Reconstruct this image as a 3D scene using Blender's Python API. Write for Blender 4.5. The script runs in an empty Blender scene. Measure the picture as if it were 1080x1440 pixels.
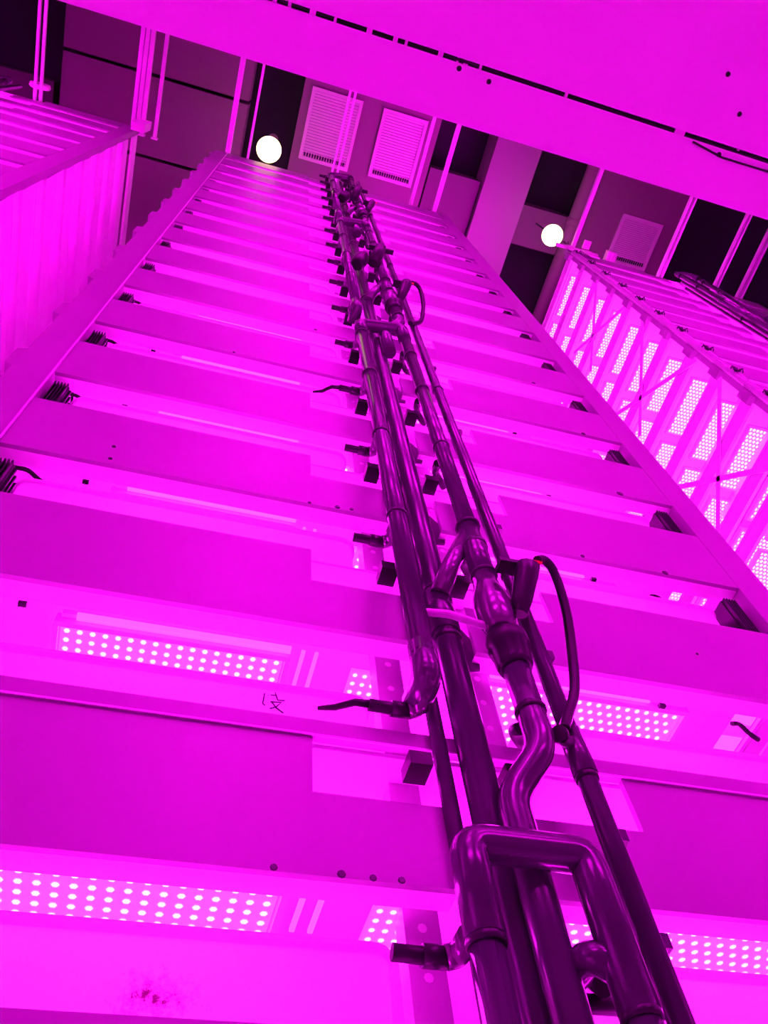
import bpy, bmesh, math, random
from mathutils import Vector, Matrix
random.seed(7)
C = bpy.context.scene
PI = math.pi
# ------------------------------------------------------------------ camera
# the phone looks almost straight up the aisle; world X runs along the racks, Y into the middle rack, Z up
cam = bpy.data.objects.new('camera', bpy.data.cameras.new('camera'))
C.collection.objects.link(cam); C.camera = cam
XA = Vector((0.96016068, 0.19166706, 0.20335978))      # world axes seen from the camera (x right, y down, z forward)
YA = Vector((-0.26689942, 0.84460447, 0.46412066))
ZA = Vector((-0.08280194, -0.49990702, 0.86211183))
right = Vector((XA.x, YA.x, ZA.x)); down = Vector((XA.y, YA.y, ZA.y)); fwd = Vector((XA.z, YA.z, ZA.z))
R = Matrix((right, -down, -fwd)).transposed()
cam.matrix_world = R.to_4x4()
cam.data.sensor_fit = 'VERTICAL'; cam.data.sensor_height = 36.0
cam.data.lens = 1114.0557 / 1440.0 * 36.0
cam.data.clip_start = 0.02; cam.data.clip_end = 60
# ------------------------------------------------------------------ world, exposure
w = bpy.data.worlds.new('world'); C.world = w; w.use_nodes = True
w.node_tree.nodes['Background'].inputs[0].default_value = (0.02, 0.0, 0.02, 1)
w.node_tree.nodes['Background'].inputs[1].default_value = 0.2
C.view_settings.view_transform = 'Standard'; C.view_settings.look = 'None'
C.view_settings.exposure = 2.42; C.view_settings.gamma = 1.0; C.view_settings.use_curve_mapping = False
BOARD = 5.5      # how strongly the grow-light boards shine
DOT = 9.0
FLOOR = -1.5
# ------------------------------------------------------------------ materials
def mat(name, col, rough=0.5, metal=0.0, spec=0.5, var=0.08, scale=6.0, bump=0.0, specks=0.0):
    m = bpy.data.materials.new(name); m.use_nodes = True
    nt = m.node_tree; b = nt.nodes['Principled BSDF']
    b.inputs['Roughness'].default_value = rough; b.inputs['Metallic'].default_value = metal
    b.inputs['Specular IOR Level'].default_value = spec
    tc = nt.nodes.new('ShaderNodeTexCoord')
    no = nt.nodes.new('ShaderNodeTexNoise'); no.inputs['Scale'].default_value = scale
    no.inputs['Detail'].default_value = 4
    nt.links.new(tc.outputs['Object'], no.inputs['Vector'])
    mx = nt.nodes.new('ShaderNodeMix'); mx.data_type = 'RGBA'
    c2 = tuple(max(0, c * (1 - var * 2)) for c in col)
    mx.inputs[6].default_value = (*c2, 1); mx.inputs[7].default_value = (*col, 1)
    nt.links.new(no.outputs['Fac'], mx.inputs[0])
    out = mx.outputs[2]
    if specks:
        vo = nt.nodes.new('ShaderNodeTexNoise'); vo.inputs['Scale'].default_value = 9.0; vo.inputs['Detail'].default_value = 8
        nt.links.new(tc.outputs['Object'], vo.inputs['Vector'])
        cr = nt.nodes.new('ShaderNodeMapRange')
        cr.inputs[1].default_value = 0.70; cr.inputs[2].default_value = 0.76
        nt.links.new(vo.outputs['Fac'], cr.inputs[0])
        m2 = nt.nodes.new('ShaderNodeMix'); m2.data_type = 'RGBA'
        m2.inputs[7].default_value = (col[0]*specks, col[1]*specks, col[2]*specks, 1)
        nt.links.new(cr.outputs[0], m2.inputs[0]); nt.links.new(out, m2.inputs[6]); out = m2.outputs[2]
    nt.links.new(out, b.inputs['Base Color'])
    if bump:
        bp = nt.nodes.new('ShaderNodeBump'); bp.inputs['Strength'].default_value = bump; bp.inputs['Distance'].default_value = 0.01
        nt.links.new(no.outputs['Fac'], bp.inputs['Height']); nt.links.new(bp.outputs[0], b.inputs['Normal'])
    return m
def emit(name, col, s, base=(.8, .8, .8)):
    m = bpy.data.materials.new(name); m.use_nodes = True
    b = m.node_tree.nodes['Principled BSDF']
    b.inputs['Base Color'].default_value = (*base, 1)
    b.inputs['Emission Color'].default_value = (*col, 1); b.inputs['Emission Strength'].default_value = s
    return m
M = {
 'panel': mat('painted_sheet', (.35, .35, .35), .42, 0, .4, .06, 3),
 'steel': mat('galvanised_steel', (.55, .55, .55), .4, 0, .5, .1, 12),
 'white': mat('white_enamel', (.86, .82, .85), .45, 0, .4, .03, 4),
 'tray': mat('white_plastic', (.86, .80, .84), .32, 0, .5, .03, 5, specks=0.93),
 'stained': None,
 'pipe': mat('grey_pvc', (.050, .050, .060), .20, 0, .5, .15, 5),
 'ring': mat('dark_rubber', (.010, .010, .013), .35, 0, .3, .1, 8),
 'clear': mat('smoky_union', (.10, .09, .11), .16, 0, .8, .25, 14),
 'black': mat('black_plastic', (.007, .007, .009), .4, 0, .25, .1, 10),
 'red': mat('red_tape', (.8, .02, .02), .5),
 'ceil': mat('ceiling_dark', (.040, .034, .050), .9, 0, .2, .15, 1.2),
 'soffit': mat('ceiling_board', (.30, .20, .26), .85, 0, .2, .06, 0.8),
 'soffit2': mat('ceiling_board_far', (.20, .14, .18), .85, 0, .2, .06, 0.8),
 'duct': mat('duct_sheet', (.36, .25, .34), .6, 0, .3, .05, 1.5),
 'vent': mat('vent_white', (.88, .62, .84), .5, 0, .3, .05, 3),
 'wall': mat('wall_paint', (.25, .20, .24), .85, 0, .2, .06, 1.0),
 'floor': mat('floor_epoxy', (.80, .80, .80), .4, 0, .4, .08, 2.0),
 'board': emit('grow_light_board', (1.0, 0.0022, 0.93), BOARD),
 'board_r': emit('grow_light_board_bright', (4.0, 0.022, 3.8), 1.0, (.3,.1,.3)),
 'dot': emit('led_chip', (6, 0.18, 5.8), 1.0, (.1,.02,.1)),
 'dot_r': emit('led_chip_bright', (3.0, 0.18, 2.9), 1.0, (.1,.05,.1)),
 'lamp': emit('warm_globe', (1.0, 0.74, 0.30), 1.0),
 'ink': mat('marker_ink', (.03, .01, .05), .6),
}
def stained():
    m = M['tray'].copy(); m.name = 'stained_white_plastic'
    nt = m.node_tree; b = nt.nodes['Principled BSDF']; src = b.inputs['Base Color'].links[0].from_socket
    tc = nt.nodes.new('ShaderNodeTexCoord')
    mp = nt.nodes.new('ShaderNodeVectorMath'); mp.operation = 'SUBTRACT'; mp.inputs[1].default_value = (0.10, 0.0, -0.155 + .22)
    nt.links.new(tc.outputs['Object'], mp.inputs[0])
    sc = nt.nodes.new('ShaderNodeVectorMath'); sc.operation = 'MULTIPLY'; sc.inputs[1].default_value = (16, 0, 24)
    nt.links.new(mp.outputs[0], sc.inputs[0])
    ln = nt.nodes.new('ShaderNodeVectorMath'); ln.operation = 'LENGTH'; nt.links.new(sc.outputs[0], ln.inputs[0])
    no = nt.nodes.new('ShaderNodeTexNoise'); no.inputs['Scale'].default_value = 55; no.inputs['Detail'].default_value = 9; no.inputs['Roughness'].default_value = .75
    nt.links.new(tc.outputs['Object'], no.inputs['Vector'])
    ad = nt.nodes.new('ShaderNodeMath'); ad.operation = 'MULTIPLY_ADD'; ad.inputs[1].default_value = -0.9
    nt.links.new(ln.outputs['Value'], ad.inputs[0])
    n2 = nt.nodes.new('ShaderNodeMath'); n2.operation = 'MULTIPLY'; n2.inputs[1].default_value = 3.2
    nt.links.new(no.outputs['Fac'], n2.inputs[0]); nt.links.new(n2.outputs[0], ad.inputs[2])
    mr = nt.nodes.new('ShaderNodeMapRange'); mr.inputs[1].default_value = .80; mr.inputs[2].default_value = 1.7
    mr.inputs[4].default_value = 0.97
    nt.links.new(ad.outputs[0], mr.inputs[0])
    mx = nt.nodes.new('ShaderNodeMix'); mx.data_type = 'RGBA'; mx.inputs[7].default_value = (.06, .0, .03, 1)
    nt.links.new(mr.outputs[0], mx.inputs[0]); nt.links.new(src, mx.inputs[6]); nt.links.new(mx.outputs[2], b.inputs['Base Color'])
    return m
def translucent(m, k):                               # thin plastic lets the grow light glow through
    nt = m.node_tree; b = nt.nodes['Principled BSDF']; out = nt.nodes['Material Output']
    t = nt.nodes.new('ShaderNodeBsdfTranslucent'); mx = nt.nodes.new('ShaderNodeMixShader'); mx.inputs[0].default_value = k
    nt.links.new(b.inputs['Base Color'].links[0].from_socket, t.inputs[0])
    nt.links.new(b.outputs[0], mx.inputs[1]); nt.links.new(t.outputs[0], mx.inputs[2]); nt.links.new(mx.outputs[0], out.inputs[0])
M['stained'] = stained()
for n_ in ('tray', 'stained'): translucent(M[n_], .38)
# ------------------------------------------------------------------ mesh helpers
class MB:
    def __init__(s): s.v = []; s.f = []; s.sm = []
    def box(s, x0, x1, y0, y1, z0, z1):
        n = len(s.v)
        s.v += [(x0,y0,z0),(x1,y0,z0),(x1,y1,z0),(x0,y1,z0),(x0,y0,z1),(x1,y0,z1),(x1,y1,z1),(x0,y1,z1)]
        for q in ((0,3,2,1),(4,5,6,7),(0,1,5,4),(1,2,6,5),(2,3,7,6),(3,0,4,7)):
            s.f.append(tuple(n+i for i in q)); s.sm.append(False)
        return s
    def obox(s, c, ax, ay, az, hx, hy, hz):
        c = Vector(c); n = len(s.v)
        for k in (-1, 1):
            for (i, j) in ((-1,-1),(1,-1),(1,1),(-1,1)):
                s.v.append(tuple(c + Vector(ax)*hx*i + Vector(ay)*hy*j + Vector(az)*hz*k))
        for q in ((0,3,2,1),(4,5,6,7),(0,1,5,4),(1,2,6,5),(2,3,7,6),(3,0,4,7)):
            s.f.append(tuple(n+i for i in q)); s.sm.append(False)
        return s
    def bar(s, a, b, wd, th, side=(0,1,0)):
        a = Vector(a); b = Vector(b); d = (b-a); L = d.length; d.normalize()
        u = Vector(side); u = (u - d*u.dot(d)).normalized(); v = d.cross(u)
        return s.obox((a+b)/2, d, v, u, L/2, wd/2, th/2)
    def prism(s, pts, y0, y1):                       # outline in x,z pushed along y
        n = len(s.v); k = len(pts)
        s.v += [(x, y0, z) for x, z in pts] + [(x, y1, z) for x, z in pts]
        s.f.append(tuple(n+i for i in range(k))); s.f.append(tuple(n+k+i for i in reversed(range(k)))); s.sm += [False, False]
        for i in range(k):
            j = (i+1) % k
            s.f.append((n+i, n+k+i, n+k+j, n+j)); s.sm.append(False)
        return s
    def loops(s, L, closed=True, cap0=True, cap1=True, smooth=True):
        n = len(s.v); k = len(L[0])
        for l in L: s.v += [tuple(p) for p in l]
        for a in range(len(L)-1):
            for i in range(k):
                j = (i+1) % k
                s.f.append((n+a*k+i, n+a*k+j, n+(a+1)*k+j, n+(a+1)*k+i)); s.sm.append(smooth)
        if cap0: s.f.append(tuple(n+i for i in reversed(range(k)))); s.sm.append(False)
        if cap1: s.f.append(tuple(n+(len(L)-1)*k+i for i in range(k))); s.sm.append(False)
        return s
    def tube(s, pts, r, bend=0.0, seg=14):
        P = [Vector(p) for p in pts]
        if bend and len(P) > 2:
            Q = [P[0]]
            for i in range(1, len(P)-1):
                a = (P[i-1]-P[i]); b = (P[i+1]-P[i])
                k = min(bend, a.length*.49, b.length*.49)
                p0 = P[i]+a.normalized()*k; p1 = P[i]+b.normalized()*k
                for t in range(6):
                    u = t/5; Q.append(p0*(1-u)**2 + P[i]*2*u*(1-u) + p1*u*u)
            Q.append(P[-1]); P = Q
        L = []; up = None
        for i, p in enumerate(P):
            d = (P[min(i+1, len(P)-1)] - P[max(i-1, 0)]).normalized()
            if up is None:
                up = Vector((0,1,0)) if abs(d.y) < .9 else Vector((1,0,0))
            u = (up - d*up.dot(d)).normalized(); v = d.cross(u); up = u
            rr = r[i] if isinstance(r, (list, tuple)) else r
            L.append([p + (u*math.cos(2*PI*j/seg) + v*math.sin(2*PI*j/seg))*rr for j in range(seg)])
        return s.loops(L)
    def rev(s, a, d, prof, seg=16):                  # revolve (t, r) profile about axis a + t d
        a = Vector(a); d = Vector(d).normalized()
        up = Vector((0,1,0)) if abs(d.y) < .9 else Vector((1,0,0))
        u = (up - d*up.dot(d)).normalized(); v = d.cross(u)
        return s.loops([[a + d*t + (u*math.cos(2*PI*j/seg)+v*math.sin(2*PI*j/seg))*r for j in range(seg)] for t, r in prof])
    def mesh(s, name, m):
        me = bpy.data.meshes.new(name); me.from_pydata(s.v, [], s.f)
        for p, q in zip(me.polygons, s.sm): p.use_smooth = q
        me.materials.append(M[m]); me.update()
        return me
def link(name, me, parent=None, loc=(0,0,0), **kw):
    o = bpy.data.objects.new(name, me); C.collection.objects.link(o)
    o.location = loc
    if parent: o.parent = parent
    for k, v in kw.items(): o[k] = v
    return o
def thing(name, label, cat, loc=(0,0,0), group=None, rz=0):
    o = link(name, None, None, loc, label=label, category=cat)
    o.empty_display_size = .1; o.rotation_euler = (0, 0, rz)
    if group: o['group'] = group
    return o
def struct(name, mb, m, **kw): return link(name, mb.mesh(name, m), None, kind='structure', **kw)
def copy_thing(o, dx, dy=0, label=None, group=None):
    def cp(a, par):
        c = a.copy(); C.collection.objects.link(c); c.parent = par
        for ch in kids.get(a.name, []): cp(ch, c)
        return c
    kids = {}
    for a in C.collection.objects:
        if a.parent: kids.setdefault(a.parent.name, []).append(a)
    c = cp(o, None); c.location = o.location + Vector((dx, dy, 0))
    if label: c['label'] = ' '.join(label.split()[:16])
    if group: c['group'] = group
    return c
# ------------------------------------------------------------------ room shell
X0, X1, Y0, Y1, ZC = -7.5, 9.0, -3.6, 5.6, 9.9
struct('floor', MB().box(X0, X1, Y0, Y1, FLOOR-.1, FLOOR), 'floor')
struct('ceiling', MB().box(X0, X1, Y0, Y1, ZC, ZC+.1), 'ceil')
struct('wall_left', MB().box(X0-.1, X0, Y0, Y1, FLOOR, ZC), 'wall')
struct('wall_right', MB().box(X1, X1+.1, Y0, Y1, FLOOR, ZC), 'wall')
struct('wall_front', MB().box(X0, X1, Y1, Y1+.1, FLOOR, ZC), 'wall')
struct('wall_back', MB().box(X0, X1, Y0-.1, Y0, FLOOR, ZC), 'wall')
# dropped boards under the dark ceiling, with joints between the boards
def soffit(name, x0, x1, ys, z, m, gap=.03):
    mb = MB()
    o = link(name, None, None, ((x0+x1)/2, (ys[0]+ys[-1])/2, z), kind='structure')
    for a, b in zip(ys[:-1], ys[1:]):
        link('board', MB().box(x0, x1, a+gap/2, b-gap/2, z, ZC).mesh('board', m), o, (-(x0+x1)/2, -(ys[0]+ys[-1])/2, -z))
    return o
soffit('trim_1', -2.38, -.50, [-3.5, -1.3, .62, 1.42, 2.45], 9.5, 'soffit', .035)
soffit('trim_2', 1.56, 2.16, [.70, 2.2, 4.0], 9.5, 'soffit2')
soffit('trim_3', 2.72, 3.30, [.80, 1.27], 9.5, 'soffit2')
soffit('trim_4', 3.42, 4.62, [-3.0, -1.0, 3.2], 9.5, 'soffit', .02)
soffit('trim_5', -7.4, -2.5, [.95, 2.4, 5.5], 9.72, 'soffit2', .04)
# ducts
def duct(label, x0, x1, y0, y1, z0, m='duct'):
    t = thing('air_duct', label, 'duct', ((x0+x1)/2, (y0+y1)/2, z0), 'sheet metal ducts under the ceiling')
    link('body', MB().box(x0, x1, y0, y1, z0, ZC).mesh('duct_body', m), t, (-(x0+x1)/2, -(y0+y1)/2, -z0))
    for y in (y0+1.55, y0+3.1+.4, y0+5.4): link('flange', MB().box(x0-.03, x1+.03, y-.02, y+.02, z0-.02, z0).mesh('duct_flange', m), t, (-(x0+x1)/2, -(y0+y1)/2, -z0))
    return t
duct('wide dull duct holding the two pale louvred vents above the middle rack', .03, 1.54, -3.4, 3.4, 9.5, 'soffit')
duct('narrow brighter duct passing between the middle rack and the right hand globe lamp', 2.18, 2.70, -3.4, 4.6, 9.42, 'duct')
def ceiling_pipe(x, z, r, label):
    t = thing('ceiling_pipe', label, 'pipe', (x, 1, z))
    link('tube', MB().tube([(0,-4.5,0),(0,3.2,0)], r).mesh('ceiling_tube', 'soffit'), t)
    for y in (-2.5, -.2, 1.05): link('bracket', MB().rev((0,y,0), (0,1,0), [(0,r+.012),(.08,r+.012)]).box(-.012, .012, y+.02, y+.06, r, ZC-z).mesh('pipe_bracket', 'soffit'), t)
ceiling_pipe(3.36, 9.46, .085, 'dim round pipe under the ceiling passing just behind the right globe lamp')
# louvred vents
def vent(x0, x1, y0, y1, z, label, n=22):
    cx, cy = (x0+x1)/2, (y0+y1)/2
    t = thing('louvred_vent', label, 'vent', (cx, cy, z), 'louvred vents in the ceiling')
    hx, hy = (x1-x0)/2, (y1-y0)/2; e = .035
    f = MB(); f.box(-hx, hx, -hy, -hy+e, -.03, 0).box(-hx, hx, hy-e, hy, -.03, 0).box(-hx, -hx+e, -hy+e, hy-e, -.03, 0).box(hx-e, hx, -hy+e, hy-e, -.03, 0)
    link('frame', f.mesh('vent_frame', 'vent'), t)
    link('backing', MB().box(-hx+e, hx-e, -hy+e, hy-e, -.004, 0).mesh('vent_back', 'soffit2'), t)
    p = (2*hy-2*e)/n
    sl = MB().obox((0,0,0), (1,0,0), Vector((0,.92,.38)).normalized(), Vector((0,-.38,.92)).normalized(), hx-e, p*.47, .0015).mesh('slat', 'vent')
    for i in range(n): link('slat', sl, t, (0, -hy+e+p*(i+.5), -.016))
    k = MB()
    for i in range(16): k.box(-hx*.82+i*hx*.105, -hx*.82+i*hx*.105+hx*.05, hy-e-.045, hy-e-.005, -.031, -.027)
    link('drain_slots', k.mesh('slots', 'black'), t, kind='stuff')
vent(.12, .67, .28, 1.0, 9.5, 'pale louvred vent straight above the top of the pipe bundle, left of the pair')
vent(.90, 1.40, .28, .98, 9.5, 'pale louvred vent above the middle rack, right of the pair')
vent(3.90, 4.42, .60, 1.15, 9.5, 'dimmer louvred vent in the ceiling above the right rack')
# ------------------------------------------------------------------ racks
BT = [-1.27, -.78, -.27, .236, .732, 1.312, 1.824, 2.318, 2.836, 3.35, 3.84, 4.31, 4.77, 5.23, 5.69, 6.15, 6.61, 7.07, 7.53, 7.95]
BR = [-1.25, -.75, -.25, .22, .66, 1.08, 1.50, 1.92, 2.33, 2.74, 3.15, 3.56, 3.97-.2+.02, 4.19, 4.60, 5.01, 5.43, 5.83, 6.24, 6.66, 7.08, 7.52, 7.95]
FH = .29
mesh = {}
# front panels: left bay notched at its upper right corner, right bay at its upper left
def fronts(h):
    lf = MB().prism([(-.54,0),(.46,0),(.46,h*.56),(.235,h*.56),(.235,h),(-.54,h)], 0, .012)
    rf = MB().prism([(.60,0),(1.53,0),(1.53,h),(.83,h),(.83,h*.56),(.60,h*.56)], 0, .012)
    return lf.mesh('front_left', 'panel'), rf.mesh('front_right', 'panel')
mesh['f'] = fronts(FH); mesh['f_low'] = fronts(.268)
mesh['lip'] = (MB().box(-.54, .46, .012, .055, 0, .004).box(-.54, .46, .051, .055, .004, .02).mesh('lip_l', 'white'),
               MB().box(.60, 1.53, .012, .055, 0, .004).box(.60, 1.53, .051, .055, .004, .02).mesh('lip_r', 'white'))
def rack_decks(depth):
    return MB().box(-.535, 1.525, .016, depth, .258, .268).mesh('deck', 'white')
def side_beam(depth, h=.2, y0=.052):
    return MB().box(0, .02, y0, depth, 0, h).box(-.006, 0, y0, depth, h-.02, h).mesh('side_beam', 'white')
# grow light panel: board + frame + led chips
def light_panel(lx, ly, frame=True):
    b = MB().box(0, lx, 0, ly, .004, .012).mesh('light_board', 'board')
    f = MB().box(-.012, lx+.012, -.016, -.004, -.006, .022).box(-.012, lx+.012, ly+.004, ly+.016, -.006, .022)
    f.box(-.014, -.004, -.004, ly+.004, -.004, .022).box(lx+.004, lx+.014, -.004, ly+.004, -.004, .022)
    f.box(.0, lx, -.032, -.022, .004, .016)
    return b, f.mesh('light_frame', 'white')
def chips(lx, ly, px, py, r, m, n=6, stag=False):
    d = MB(); nx = int(lx/px); ny = int(ly/py)
    for j in range(ny):
        for i in range(nx):
            x = (i+.5+(.5 if stag and j%2 else 0)*1)*lx/nx; y = (j+.5)*ly/ny
            if x > lx-r: continue
            a = len(d.v)
            d.v += [(x+r*math.cos(2*PI*k/n), y+r*math.sin(2*PI*k/n), .0035) for k in range(n)] + [(x, y, .0005)]
            for k in range(n): d.f.append((a+(k+1)%n, a+k, a+n)); d.sm.append(True)
    return d.mesh('led_chips', m)
PL, PD = .46, .24
mesh['board'], mesh['frame'] = light_panel(PL, PD)
mesh['chips'] = chips(PL, PD, .0245, .0225, .0062, 'dot')
mesh['board2'], mesh['frame2'] = light_panel(.50, PD)
mesh['chips2'] = chips(.50, PD, .0245, .0225, .0062, 'dot', stag=True)
# panels running into the rack (narrow, bright, seen from the side)
mesh['board_r'] = MB().box(0, .30, 0, .41, .004, .012).mesh('light_board_r', 'board_r')
mesh['frame_r'] = MB().box(-.014, 0, -.014, .424, -.008, .02).box(.30, .314, -.014, .424, -.008, .02).box(0,.30,-.014,0,-.008,.02).box(0,.30,.41,.424,-.008,.02).mesh('light_frame_r', 'white')
mesh['chips_r'] = chips(.30, .41, .0235, .0235, .0105, 'dot_r', stag=True)
mesh['edge_l'] = MB().box(.03, .47, -.040, -.033, -.004, .004).box(.03, .47, -.030, -.024, -.004, .003).mesh('edge_l', 'board_r')  # added glowing lines imitating LED spill along the frame, not real light sources
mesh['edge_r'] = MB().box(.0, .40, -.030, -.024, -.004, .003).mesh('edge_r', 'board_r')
mesh['board_c'] = MB().box(0, .066, 0, .22, .004, .012).mesh('board_c', 'board')
mesh['chips_c'] = chips(.066, .22, .02, .0225, .0055, 'dot')
mesh['edge_c'] = MB().box(0, .008, 0, .11, 0, .006).mesh('edge_c', 'board_r')  # plain white strip, its brightness put in as emission
mesh['cable'] = MB().tube([(0,0,0),(.03,.006,.012),(.055,.02,.0),(.085,.03,-.008)], .006, .015, 8).mesh('cable', 'black')
mesh['endb'] = MB().prism([(-.032,.02),(0,0),(0,.16),(-.032,.14)], .01, .07).mesh('end_bracket', 'panel')
mesh['clip'] = MB().box(-.008, .008, -.005, .005, -.003, .006).mesh('clip', 'black')
drv = MB().box(0, .045, 0, .30, 0, .20)
for i in range(5): drv.box(.004+i*.009, .007+i*.009, -.012, 0, 0, .20)
for i in range(14): drv.box(.045, .052, .01+i*.02, .016+i*.02, 0, .20)
mesh['driver'] = drv.mesh('driver', 'black')
# tray
def rrect(x0, x1, y0, y1, r, z, n=5):
    L = []
    for cx, cy, a0 in ((x1-r,y0+r,-PI/2),(x1-r,y1-r,0),(x0+r,y1-r,PI/2),(x0+r,y0+r,PI)):
        for i in range(n+1):
            a = a0 + i/n*PI/2; L.append((cx+r*math.cos(a), cy+r*math.sin(a), z))
    return L
def tray_mesh(lx, ly, h, m='tray'):
    a, b = lx/2, ly/2
    L = [rrect(-a+.014, a-.014, -b+.014, b-.014, .03, 0), rrect(-a+.003, a-.003, -b+.003, b-.003, .036, .012), rrect(-a, a, -b, b, .038, h-.012),
         rrect(-a-.006, a+.006, -b-.006, b+.006, .042, h-.010), rrect(-a-.006, a+.006, -b-.006, b+.006, .042, h), rrect(-a+.003, a-.003, -b+.003, b-.003, .036, h), rrect(-a+.003, a-.003, -b+.003, b-.003, .036, h-.012)]
    t = MB().loops(L, cap1=False)
    return t.mesh('tray', m)
TH = .155
mesh['tray_l'] = tray_mesh(.83, .78, TH); mesh['tray_r'] = tray_mesh(.75, .78, TH); mesh['tray_s'] = tray_mesh(.83, .78, TH, 'stained')
ORD = ['lowest', 'second', 'third', 'fourth', 'fifth', 'sixth', 'seventh', 'eighth', 'ninth', 'tenth', 'eleventh', 'twelfth', 'thirteenth', 'fourteenth', 'fifteenth', 'sixteenth', 'seventeenth', 'eighteenth', 'nineteenth', 'twentieth']
def posts_mesh(xa, xb, ya, yb, top, holes=False):
    p = MB().box(xa, xb, ya, yb, 0, top-FLOOR)
    return p
def make_rack(name, label, bts, dx=0, depth=1.25, flip=False, trays=True, where='', style='main', kmin=0, top=8.24, chipsOn=True):
    base = (dx, 1.0, FLOOR) if not flip else (dx+.99, .0105, FLOOR)
    t = thing('shelving_rack', label, 'rack', base, 'tall shelving racks', PI if flip else 0)
    H = top - FLOOR
    # posts (front left with a bright folded edge, middle pair, front right, rear ones)
    def post(xa, xb, ya, yb, m='panel', z0=0):
        return link('post', MB().box(xa, xb, ya, yb, z0, H).mesh('post', m), t)
    if flip: pz = .6 + .02 - FLOOR
    for xa, xb, ya, yb, m in ((-.655,-.545,0,.05,'panel'),(1.532,1.645,0,.05,'panel'),(-.655,-.60,depth-.06,depth,'steel'),(1.59,1.645,depth-.06,depth,'steel')):
        post(xa, xb, ya, yb, m, (.62-FLOOR) if where == 'overhead' and ya == 0 else 0)
    for xa, xb in ((.392,.450),(.60,.655)):
        o = post(xa, xb, .075, .115, 'steel')
        hl = MB()
        for i in range(int(H/.075)): hl.rev(((xa+xb)/2, .0755, .04+i*.075), (0,-1,0), [(0,.0075),(.0015,.0075)], 8)
        link('slot', hl.mesh('slots', 'white' if not flip else 'steel'), o, kind='stuff')
    link('edge_strip', MB().box(-.5455, -.5415, -.006, .0, (.62-FLOOR) if flip else 0, H).mesh('edge', 'white'), t)
    deck = rack_decks(depth); sb = side_beam(depth)
    sb2 = side_beam(depth, .11 if style == 'right' else .2)
    for k, b in enumerate(bts):
        if b < kmin: continue
        z = b - FLOOR; low = abs(b-.732) < .01
        if not flip or b > .62 or 'over' in where and where != 'overhead':
            f = mesh['f_low'] if low else mesh['f']
            for i in (0, 1):
                p = link('front_panel', f[i], t, (0,0,z)); link('lip', mesh['lip'][i], p)
        elif flip: continue
        if low:
            link('shelf_rail', MB().box(-.54, 1.53, -.004, .012, 0, .038).mesh('rail', 'panel'), t, (0,0,z+.268))
            link('shelf_rail_edge', MB().box(-.54, 1.53, -.006, -.004, -.001, .003).mesh('rail_edge', 'white'), t, (0,0,z+.268))
        link('shelf_deck', deck, t, (0,0,z))
        link('side_beam', sb if style != 'right' else sb2, t, (-.66, 0, z)); link('side_beam', sb, t, (1.63, 0, z))
        if not flip: link('end_bracket', mesh['endb'], t, (-.655, 0, z))
        if style == 'right':
            for y in (.20, .70, 1.20, 1.70)[:max(1, int((depth-.2)/.5))]:
                lp = link('light_panel', mesh['board_r'], t, (-.59, y, z+.01))
                link('frame', mesh['frame_r'], lp)
                if b > 3.4 and y < 1.5: link('led_chips', mesh['chips_r'], lp, kind='stuff')
            lp = link('light_panel', mesh['board'], t, (-.05, .12, z+.02)); link('frame', mesh['frame'], lp)
        else:
            lp = link('light_panel', mesh['board'], t, (-.26, .045 if low or b < .3 else .12 if b < 1.5 else .098, z+.016)); link('frame', mesh['frame'], lp)
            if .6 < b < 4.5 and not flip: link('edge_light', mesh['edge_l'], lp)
            if chipsOn and b < 4.5 and b > .1: link('led_chips', mesh['chips'], lp, kind='stuff')
            if style == 'left' :
                lp = link('light_panel', mesh['board'], t, (-.46, .95, z+.02)); link('frame', mesh['frame'], lp)
        if b < .1:  # extra panel on unseen low shelves, added to brighten the overhead underside
            lp = link('light_panel', mesh['board'], t, (-.10, .40, z+.016)); link('frame', mesh['frame'], lp)
        lp = link('light_panel', mesh['board2'], t, (.66, .045 if low else .098, z+.016)); link('frame', mesh['frame2'], lp)
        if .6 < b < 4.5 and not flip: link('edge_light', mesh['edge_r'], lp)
        if chipsOn and b < 4.5 and b > .1 and style != 'right': link('led_chips', mesh['chips2'], lp, kind='stuff')
        if not flip:
            if .6 < b < 2.5:
                lp = link('light_panel', mesh['board_c'], t, (.352, .085 if low else .12, z+.016)); link('led_chips', mesh['chips_c'], lp, kind='stuff')
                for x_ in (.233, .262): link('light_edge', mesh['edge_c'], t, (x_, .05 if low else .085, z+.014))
            link('cable', mesh['cable'], t, (-.50, .06, z-.004)); link('cable', mesh['cable'], t, (1.27, .075, z-.012)); 
            link('clip', mesh['clip'], t, (-.33, .062, z-.006)); link('clip', mesh['clip'], t, (1.08, .062, z-.006))
            
            if style != 'right': link('driver_box', mesh['driver'], t, (-.535, .03, z+.27))
            if style != 'left': link('driver_box', mesh['driver'], t, (1.462, .03, z+.27))
        # deck-level strap beside the tray
        if trays and not flip and b > .1:
            n = k - [i for i, q in enumerate(bts) if q > .1][0]
            for i, (mm, cx) in enumerate((('tray_l', -.055), ('tray_r', 1.055))):
                if i == 0 and abs(b-.236) < .01: mm = 'tray_s'
                side = ('left', 'right')[i]
                lab = 'white grow tray, %s bay of the %s rack, %s shelf up' % (side, where, ORD[n])
                if where == 'middle' and i == 0 and n == 0: lab = 'white grow tray with a dark red dirt stain, bottom left of the photo'
                if where == 'middle' and i == 0 and n == 1: lab = 'white grow tray with a handwritten marker sign on its front, left of the pipes'
                o = link('grow_tray', mesh[mm], None, (dx+cx, 1.0+.03+.39+.006, b+.268), label=lab, category='tray', group='grow trays in the %s rack' % where)
                if mm == 'tray_s': TR['stain'] = o
                if where == 'middle' and i == 0 and n == 1: TR['ink'] = o
    return t
TR = {}
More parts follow.
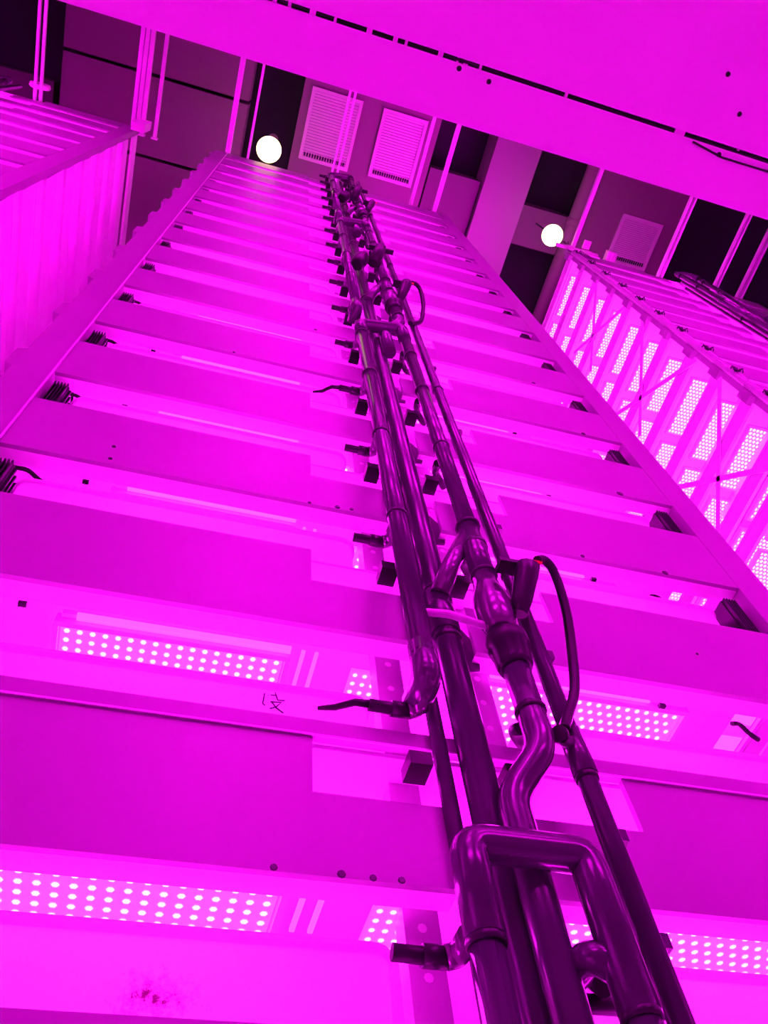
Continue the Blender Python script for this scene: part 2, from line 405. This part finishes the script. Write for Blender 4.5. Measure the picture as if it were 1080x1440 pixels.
mid = make_rack('middle', 'tall multi-shelf growing rack in the middle of the photo, pipes running up its front', BT, 0, 1.25, where='middle')
lef = make_rack('left', 'tall growing rack at the left edge, seen end on beyond the gap', BT, -3.0, 2.3, where='left', style='left', chipsOn=False)
rig = make_rack('right', 'tall growing rack at the right edge with rows of bright white light panels', BR, 3.59, 2.3, where='right', style='right', chipsOn=False)
opp = make_rack('over', 'growing rack whose lowest shelf hangs right over the viewer at the top', BT, .05, 1.25, flip=True, trays=False, where='overhead', kmin=.9, chipsOn=False)
opl = make_rack('over', 'growing rack on the viewer side of the aisle facing the left rack', BT, -2.95, 1.25, flip=True, trays=False, where='overhead left', kmin=-2, chipsOn=False)
opr = make_rack('over', 'growing rack on the viewer side of the aisle facing the right rack', BT, 3.14, 1.25, flip=True, trays=False, where='overhead right', kmin=-2, chipsOn=False)
# bolt heads and screw holes in the sheets of the middle rack
for x, z, r_ in ((-.288,1.919,.006),(-.283,1.851,.006),(.231,1.827,.005),(.307,1.833,.008),(.346,1.836,.006),(.177,.738,.006),(.277,.738,.007),(.325,.737,.006),(.369,.738,.006),
                 (1.328,2.325,.013),(1.023,1.830,.007),(1.359,2.840,.010),(1.287,1.829,.010),(1.21,1.45,.004),(1.28,3.36,.010),(.19,1.02,.004),(-.05,2.84,.005),(.26,3.36,.007)):
    link('bolt', MB().rev((x, 0, z-FLOOR), (0,-1,0), [(0,r_),(.002,r_*.8)], 8).mesh('bolt', 'pipe'), mid)
# bottom shelf of the overhead rack: front channel, narrow slit, underside sheet (local y = .0105 - Y)
ZB = .6 - FLOOR
link('front_channel', MB().box(-.65, 1.64, -.0035, .0316, ZB, ZB+.05).mesh('channel', 'white'), opp)
sh = MB(); n = len(sh.v)
sh.box(-.65, 1.64, .0346, 1.24, ZB, ZB+.012)
link('underside_sheet', sh.mesh('underside', 'white'), opp)
link('slit_backing', MB().box(-.65, 1.64, .031, .0355, ZB+.012, ZB+.02).mesh('slit', 'steel'), opp)
CX = .05 + .99                                       # local x of the flipped rack = CX - X
for x in (-.028, -.018, -.004, .012, .034, .052, .060, .083, .096, .101, .112, .175, .26, .263, .31):
    wd_ = .0015 + random.random()*.004
    link('slit_clip', MB().box(CX-x-wd_, CX-x, .0316, .0346, ZB+.001, ZB+.008).mesh('clip', 'vent'), opp)
link('wire', MB().tube([(CX-X_, y, ZB+z) for X_, y, z in ((-.10,.0325,.006),(-.02,.034,.003),(.04,.033,.006),(.10,.0335,.002),(.18,.033,.005),(.30,.0325,.002),(.42,.033,.005))], .0016, 0, 6).mesh('wire', 'black'), opp)
link('wire', MB().tube([(CX-.275, .030, ZB-.001), (CX-.30, .0262, ZB-.002), (CX-.36, .027, ZB-.001)], .0007, 0, 6).mesh('wire', 'black'), opp)
for X_, y in ((.099,.0285),(.121,.0265),(.298,.0275),(.28,.075),(.30,.055)):
    link('screw', MB().rev((CX-X_, y, ZB), (0,0,-1), [(0,.0018),(.001,.0014)], 8).mesh('screw', 'black'), opp)
# X bracing on the end of the right rack
br = [((1.05,4.0+.6),(1.9,4.0-.25)), ((1.05,3.85-.4),(1.9,4.62)), ((1.05,5.95),(1.75,5.2)), ((1.05,4.95),(1.85,5.75)), ((1.05,7.1),(1.7,6.45)), ((1.05,6.3),(1.7,6.95))]
for (ya, za), (yb, zb) in br:
    link('brace', MB().bar((-.675, ya-1, za-FLOOR), (-.675, yb-1, zb-FLOOR), .035, .006, (1,0,0)).mesh('brace', 'white'), rig)
# ------------------------------------------------------------------ handwriting on the second tray
ink = TR['ink']
pts = [[(-.018,.020),(-.020,-.004),(-.016,-.008)], [(-.001,.026),(.003,.012)], [(-.008,.018),(.001,.019),(.004,.008),(.016,.010)],
       [(-.008,.002),(.010,.004),(.002,-.008),(-.008,-.014)], [(-.005,.001),(.002,-.010),(.014,-.020)]]
k = MB()
for s in pts: k.tube([(x, 0, z) for x, z in [(x*1.15, z*1.1) for x, z in s]], .0016, 0, 6)
link('marker_writing', k.mesh('writing', 'ink'), ink, (.173+.055, -.3895, 1.107-1.0), label='dark handwritten marker sign')
# ------------------------------------------------------------------ tie beams across the aisle
def tie(x, wd, label, y0=-.02, y1=1.05, z=8.2405, h=.045, strands=1):
    t = thing('tie_beam', label, 'beam', (x, (y0+y1)/2, z), 'beams tying the rack tops across the aisle')
    for i in range(strands):
        ww = wd/strands; xc = -wd/2 + ww*(i+.5)
        hw = ww*(.34 if strands == 1 else .42 if strands == 3 else .20)
        link('rail', MB().box(xc-hw, xc+hw, (y0-y1)/2, (y1-y0)/2, 0, h).mesh('rail', 'white'), t)
    if strands != 2: link('end_plate', MB().box(-wd/2-.006, wd/2+.006, (y1-y0)/2-.004, (y1-y0)/2+.012, -.02, h).mesh('plate', 'white'), t)
for x, wd, lab, st in ((-2.255,.10,'pair of thin rails across the aisle at the far left, above the left rack',2),
     (-1.375,.13,'broad bundle of rails reaching the right corner of the left rack',3), (-1.215,.045,'single rail just right of the broad bundle by the left rack',1),
     (-.545,.07,'wide rail landing on the left top corner of the middle rack',1), (-.357,.032,'thin rail beside the left globe lamp',1),
     (.47,.10,'pair of thin rails crossing the left vent above the pipes',2), (1.265,.045,'rail crossing the edge of the right vent over the middle rack',1),
     (1.51,.06,'rail landing near the right top end of the middle rack',1), (3.01,.055,'rail ending at the near corner of the right rack beside the globe lamp',1),
     (4.04,.09,'pair of thin rails above the right rack, first from the vent',2), (4.69,.08,'pair of thin rails above the right rack, second from the vent',2), (5.0,.10,'pair of rails above the right rack at the right edge of the photo',2)):
    tie(x, wd, lab, strands=st)
# ------------------------------------------------------------------ globe lamps
def globe(x, y, z, r, label, power=1.0):
    t = thing('globe_lamp', label, 'lamp', (x, y, ZC), 'warm globe lamps under the ceiling')
    g = MB().rev((0,0,z-ZC-r), (0,0,1), [(r-r*math.cos(PI*i/16), max(.002, r*math.sin(PI*i/16))) for i in range(17)], 24)
    link('globe', g.mesh('globe', 'lamp'), t)
    link('cap', MB().rev((0,0,z-ZC+r*.93), (0,0,1), [(0,.035),(.05,.035),(.07,.012)]).mesh('cap', 'black'), t)
    link('rod', MB().tube([(0,0,z-ZC+r),(0,0,0)], .008, 0, 8).mesh('rod', 'black'), t)
    link('rose', MB().rev((0,0,-.03), (0,0,1), [(0,.06),(.03,.06)]).mesh('rose', 'soffit'), t)
globe(-.19, .93, 8.80, .125, 'glowing warm white globe lamp over the left end of the middle rack')
globe(2.94, .972, 8.80, .115, 'glowing warm white globe lamp between the middle and right racks')
# unlit round detector on the left rack's top
t = thing('round_detector', 'small unlit pink disc standing on the top of the left rack', 'detector', (-2.27, .90, 8.24))
link('disc', MB().rev((0,-.02,.13), (0,1,0), [(0,.085),(.03,.095),(.045,.08)]).mesh('disc', 'vent'), t)
link('stem', MB().tube([(0,0,0),(0,0,.13)], .02).mesh('stem', 'vent'), t)
# ------------------------------------------------------------------ pipework in front of the middle rack
def ring(mb, x, y, z, r, d=(0,0,1), h=.012): mb.rev(Vector((x,y,z))-Vector(d)*h/2, d, [(0,r),(h*.25,r*1.06),(h*.75,r*1.06),(h,r)], 16)
def drain_loop(zc, zb, label, first=False):
    t = thing('drain_loop', label, 'pipe', (.42, .88, zb), 'grey drain loops on the middle rack')
    O = Vector((.42, .88, zb))
    def P(n, mb, m, par=t): return link(n, mb.mesh(n, m), par, -O if par is t else (0,0,0))
    def rings(L, par=None):
        for x, y, z, rr, h in L:
            m_ = MB(); ring(m_, 0, 0, 0, rr, h=h); link('coupling_ring', m_.mesh('ring', 'ring'), t, Vector((x,y,z))-O)
    yl = .865
    if first:
        P('pipe', MB().tube([(.42,yl,zb),(.42,yl,zc-.12)], .0225), 'pipe')
        P('pipe', MB().tube([(.602,yl,zb),(.602,yl,zc-.20)], .0235), 'pipe')
        P('crosspiece', MB().tube([(.42,yl,zc-.14),(.42,yl,zc),(.602,yl,zc),(.602,yl,zc-.22)], .0268, .028, 18), 'pipe')
        rings([(.42,yl,zc-.145,.0255,.012),(.602,yl,zc-.222,.0255,.012)])
        # outlet going back into the rack from the right leg
        P('outlet', MB().tube([(.602,yl+.01,zc-.16),(.565,yl+.01,zc-.14),(.56,.99,zc-.14)], .021, .02), 'pipe')
        P('outlet_stub', MB().tube([(.56,.985,zc-.14),(.69,.985,zc-.14)], .013), 'black')
        return t
    # left leg
    yl = .90
    P('pipe', MB().tube([(.426,yl,zc),(.426,yl,zb+.09)], .0245), 'pipe')
    P('elbow', MB().tube([(.426,yl,zb+.16),(.426,yl,zb+.07),(.424,.965,zb+.075)], .028, .03), 'pipe')
    P('crosspiece', MB().tube([(.426,yl,zc-.12),(.426,yl,zc),(.602,yl-.02,zc),(.602,yl-.02,zc-.14)], .027, .026, 18), 'pipe')
    rings([(.426, yl, zb+(.13, .65, 1.13, 1.64, 2.1)[i], .0262, .012) for i in range(5) if zb+(.13, .65, 1.13, 1.64, 2.1)[i] < zc-.05])
    # right leg with sockets, union valve and jog
    xr, yr = .602, .88
    P('pipe', MB().tube([(xr,yr,zc-.1),(xr,yr,zb+.60)], .0225), 'pipe')
    P('socket', MB().rev((xr-.003,yr,zb+.40), (0,0,1), [(0,.027),(.13,.030),(.15,.030),(.155,.0262),(.225,.0262)]), 'pipe')
    rings([(xr-.002, yr, z, .0295, .011) for z in (zb+.42, zb+.535, zb+.63)] + [(xr, yr, zb+z, .024, .012) for z in (1.54, 1.09, 1.9)])
    P('branch', MB().tube([(xr-.01,yr,zb+.60),(.535,.905,zb+.47),(.510,.935,zb+.40)], [.019,.0215,.0235]), 'clear')
    v = MB().rev((xr-.005,yr,zb+.225), (0,0,1), [(0,.026),(.015,.033),(.04,.040),(.075,.042),(.11,.039),(.14,.030),(.18,.027)])
    P('valve_body', v, 'clear')
    P('union_nut', MB().rev((xr,yr,zb+.11), (0,0,1), [(0,.031),(.012,.036),(.055,.038),(.06,.043),(.09,.043),(.10,.034)], 12), 'black')
    h = P('valve_handle', MB().rev((.635,.855,zb+.26), (.16,-.30,.62), [(0,.017),(.03,.022),(.10,.026),(.125,.026),(.13,.018)], 14), 'ring')
    P('lever', MB().box(.60,.685,.80,.835,zb+.37,zb+.382), 'black')
    lp = MB().tube([(.655,.80,zb+.385),(.675,.80,zb+.388),(.70,.80,zb+.39)], .004, 0, 6); P('handle_wire', lp, 'red')
    P('lower_pipe', MB().tube([(xr,yr,zb+.15),(xr,yr,zb-.085),(.535,yr+.03,zb-.17),(.535,yr+.03,zb-(1.4 if zb < 2 else .42))], .0262, .035, 18), 'pipe')
    rings([(xr,yr,zb+.0,.028,.012),(xr,yr,zb+.125,.031,.012)])
    return t
drain_loop(.708, FLOOR, 'lowest grey drain loop, its square bend crossing in front at the bottom', True)
drain_loop(3.25, 1.01, 'second grey drain loop, with the valve and curved black hose')
drain_loop(5.62, 3.42, 'third grey drain loop, around mid height of the rack')
drain_loop(7.95, 5.78, 'topmost grey drain loop under the rack top')
# supply riser
t = thing('supply_riser', 'thick grey pipe running up between the two drain legs', 'pipe', (.512, .955, FLOOR))
link('pipe', MB().tube([(0,0,0),(0,0,7.9-FLOOR)], .0290, 0, 18).mesh('pipe', 'pipe'), t)
for z in (1.272, 1.437, 3.9, 5.2, 6.6):
    r = MB(); ring(r, 0, 0, 0, .0305, h=.014); link('coupling_ring', r.mesh('ring', 'ring'), t, (0,0,z-FLOOR))
link('coupling', MB().rev((0,0,1.29-FLOOR), (0,0,1), [(0,.033),(.14,.033)]).mesh('coupling', 'pipe'), t)
# a second parallel riser behind
t = thing('rear_riser', 'grey pipe hidden close behind the thick middle riser', 'pipe', (.463, .985, FLOOR))
link('pipe', MB().tube([(0,0,0),(0,0,7.7-FLOOR)], .0145).mesh('pipe', 'pipe'), t)
# slim riser on the right
t = thing('slim_riser', 'slim grey pipe at the right side of the pipe bundle', 'pipe', (.684, .905, FLOOR))
link('pipe', MB().tube([(0,0,0),(0,0,7.95-FLOOR)], .0175).mesh('pipe', 'pipe'), t)
for z in (.895, 1.494, 2.666, 4.6, 6.2):
    r = MB(); ring(r, 0, 0, 0, .0195); link('coupling_ring', r.mesh('ring', 'ring'), t, (0,0,z-FLOOR))
link('tee', MB().rev((0,0,.90-FLOOR), (0,0,1), [(0,.0215),(.10,.0215)]).tube([(0,0,.965-FLOOR),(-.045,-.03,.955-FLOOR)], .012).mesh('tee', 'pipe'), t)
link('tap', MB().rev((-.040,-.028,.957-FLOOR), (-.8,-.55,0), [(0,.016),(.012,.016)]).mesh('tap', 'black'), t)
for z in (.60, .77, 1.2, 1.7, 2.3, 2.9): link('saddle_clip', MB().box(.016, .028, -.008, .008, 0, .022).mesh('saddle', 'pipe'), t, (0,0,z-FLOOR))
# hoses
def hose(zb, label):
    t = thing('black_hose', label, 'hose', (.64, .88, zb), 'curved black hoses on the pipe bundle')
    P = [(.05,-.08,.395),(.075,-.075,.41),(.098,-.06,.385),(.110,-.03,.30),(.105,0,.20),(.085,.015,.10),(.045,.01,.02),(.015,-.002,-.035)]
    Q = []
    for i in range(len(P)-1):
        p0, p1, p2, p3 = (Vector(P[max(i-1,0)]), Vector(P[i]), Vector(P[i+1]), Vector(P[min(i+2,len(P)-1)]))
        for s in range(5):
            u = s/5; Q.append(.5*((2*p1)+(p2-p0)*u+(2*p0-5*p1+4*p2-p3)*u*u+(-p0+3*p1-3*p2+p3)*u**3))
    Q.append(Vector(P[-1]))
    link('hose', MB().tube(Q, .0105, 0, 12).mesh('hose', 'black'), t)
hose(1.01, 'thick curved black hose bowing out right of the valve')
hose(3.42, 'smaller curved black hose higher up the pipe bundle')
# strap
t = thing('pipe_strap', 'flat pale strap binding the thick riser to the valve leg', 'strap', (.49, .90, 1.262))
link('band', MB().tube([(-.075,.02,.014),(-.05,-.008,.010),(0,-.018,.004),(.05,-.015,-.004),(.085,-.015,-.012)], .0085, .01, 8).mesh('band', 'steel'), t)
# drain stubs from the trays
def stub(b, i, label):
    z = b + (.355 if i else .335)
    t = thing('tray_outlet', label, 'pipe', (.40 if i == 0 else .64, 1.0, z), 'black tray outlets beside the pipe bundle')
    if i == 0:
        if abs(b-.732) < .01 or abs(b-2.318) < .01:
            link('thin_hose', MB().tube([(-.15,.02,.026),(-.12,.008,.022),(-.09,-.02,.012),(-.05,-.027,.006)], [.004,.0065,.007,.0085], 0, 8).mesh('thin_hose', 'black'), t)
        link('spout', MB().tube([(-.066,-.026,.004),(-.02,-.028,.001),(.012,-.03,0)], .0118, 0, 10).mesh('spout', 'black'), t)
        link('sleeve', MB().rev((-.025,-.028,.001), (1,0,0), [(0,.0155),(.04,.0155)], 12).mesh('sleeve', 'ring'), t)
        link('elbow', MB().tube([(.008,-.03,0),(.024,-.035,.002),(.026,-.075,.004)], .0165, .012, 12).mesh('elbow', 'clear'), t)
    else:
        link('spout', MB().tube([(.037,.05,.01),(-.01,.0,0),(-.025,-.055,-.05)], .0125, .03, 10).mesh('spout', 'black'), t)
for k_, b in enumerate([q for q in BT if q > .1]):
    lo = 'black elbow outlet from the left bay tray, %s shelf up' % ORD[k_]
    stub(b if b > .3 else .272, 0, lo)
    stub(b if b > .3 else .262, 1, lo.replace('left bay', 'right bay').replace('black elbow', 'short black'))
    for x in (.41, .585):
        o = link('pipe_clip', MB().box(-.02, .02, -.05, .0, -.014, .014).mesh('pipe_clip', 'black'), mid, (x, -.0, b-FLOOR+.205))
# hex gusset plates on the central post
for b in BT:
    if b < .5: continue
    link('gusset', MB().prism([(.535,.02),(.575,-.03),(.615,-.02),(.625,.06),(.59,.12),(.54,.11)], .03, .036).mesh('gusset', 'pipe'), mid, (0, 0, b-FLOOR))
# loop of hose and dark tangle at the pipe tops
t = thing('top_hose_loop', 'dark coil of hose at the very top of the pipe bundle', 'hose', (.53, .93, 7.95))
a = MB().tube([(.05+.06*math.cos(u*PI/8), -.01, .14+.14*math.sin(u*PI/8)) for u in range(-5, 13)], .018, 0, 8)
link('coil', a.mesh('coil', 'black'), t)
# dark valve clusters higher up
def cluster(z, label):
    t = thing('valve_cluster', label, 'valve', (.52, .89, z), 'dark valve clusters up the pipe bundle')
    link('body', MB().rev((-.06,-.02,-.08), (.2,0,1), [(0,.03),(.05,.042),(.18,.042),(.22,.03),(.30,.022)], 12).mesh('body', 'black'), t)
    link('bonnet', MB().rev((.03,-.03,.0), (.25,-.5,.8), [(0,.028),(.08,.034),(.14,.03)], 12).mesh('bonnet', 'ring'), t)
    link('handle', MB().box(.0,.14,-.10,-.075,.12,.15).mesh('handle', 'black'), t)
cluster(4.32, 'dark valve cluster about halfway up the visible pipes'); cluster(6.5, 'small dark valve cluster near the pipe tops')
# bundles on the neighbouring racks, copied from the middle one
risers = [o for o in list(C.collection.objects) if o.parent is None and o.name.split('.')[0] in ('supply_riser', 'slim_riser', 'drain_loop', 'rear_riser')]
for nm, dx in (('left', -3.0), ('right', 3.62)):
    for o in risers:
        if dx < 0 and o.location.z < -1 and 'loop' in o.name: continue
        copy_thing(o, dx, 0, {'s': 'thick', 'sl': 'slim', 'd': 'looping', 'r': 'thin rear'}['sl' if o.name[:2] == 'sl' else o.name[0]] + (' pipe number %s' % o['label'].split()[0] if False else ' pipe') + ', %s, in the dark bundle on the %s rack' % ({1.01: 'low', 3.42: 'middle', 5.78: 'top'}.get(round(o.location.z, 2), 'bottom') + ' section' if o.name[0] == 'd' else 'full height', nm), 'dark pipe bundle of the %s rack' % nm)
# ------------------------------------------------------------------ corner conduit and brackets on the right rack
t = thing('ribbed_conduit', 'ribbed flexible conduit climbing the near corner of the right rack', 'conduit', (2.905, .975, FLOOR))
L = []; zz = 3.0
prof = []
while zz < 7.9: prof += [(zz-FLOOR, .016), (zz-FLOOR+.012, .023), (zz-FLOOR+.024, .016)]; zz += .03
link('conduit', MB().rev((0,0,0), (0,0,1), prof, 8).mesh('conduit', 'steel'), t)
for b in BR:
    if b > 3:
        kn = MB()
        for a in range(5):
            an = a*1.3; z = b+.27-FLOOR
            kn.tube([(0,-.02,z),(.03*math.cos(an),-.03-.006*a,z+.04*math.sin(an)),(.038*math.cos(an+.5),-.03,z+.05*math.sin(an+.5))], .005, 0, 5)
        link('tie_knot', kn.mesh('knot', 'pipe'), t)
t = thing('corner_bracket', 'pale cross shaped bracket at the top near corner of the right rack', 'bracket', (3.00, 1.0, 8.10))
link('arm', MB().box(-.16, .30, -.03, .0, .14, .20).mesh('arm', 'vent'), t)
link('plate', MB().box(-.10, .0, -.045, -.031, -.10, .14).mesh('plate', 'vent'), t)
link('plate', MB().box(.10, .20, -.045, -.031, -.18, .12).mesh('plate', 'vent'), t)
link('plate', MB().box(.12, .20, -.13, -.045, .19, .205).mesh('plate', 'vent'), t)
for i in range(3): link('block', MB().box(.40+i*.035, .43+i*.035, -.09, .01, .16, .24).mesh('block', 'vent'), t)
# small pale end cap hanging on the near corner of the left rack
t = thing('end_cap', 'boxy pale end cap at the top right corner of the left rack', 'bracket', (-1.32, .985, 8.05))
link('shell', MB().box(-.06, .06, -.06, .01, -.12, .19).mesh('shell', 'vent'), t)
link('lid', MB().box(-.065, .065, -.065, -.0, .19, .2).mesh('lid', 'vent'), t)
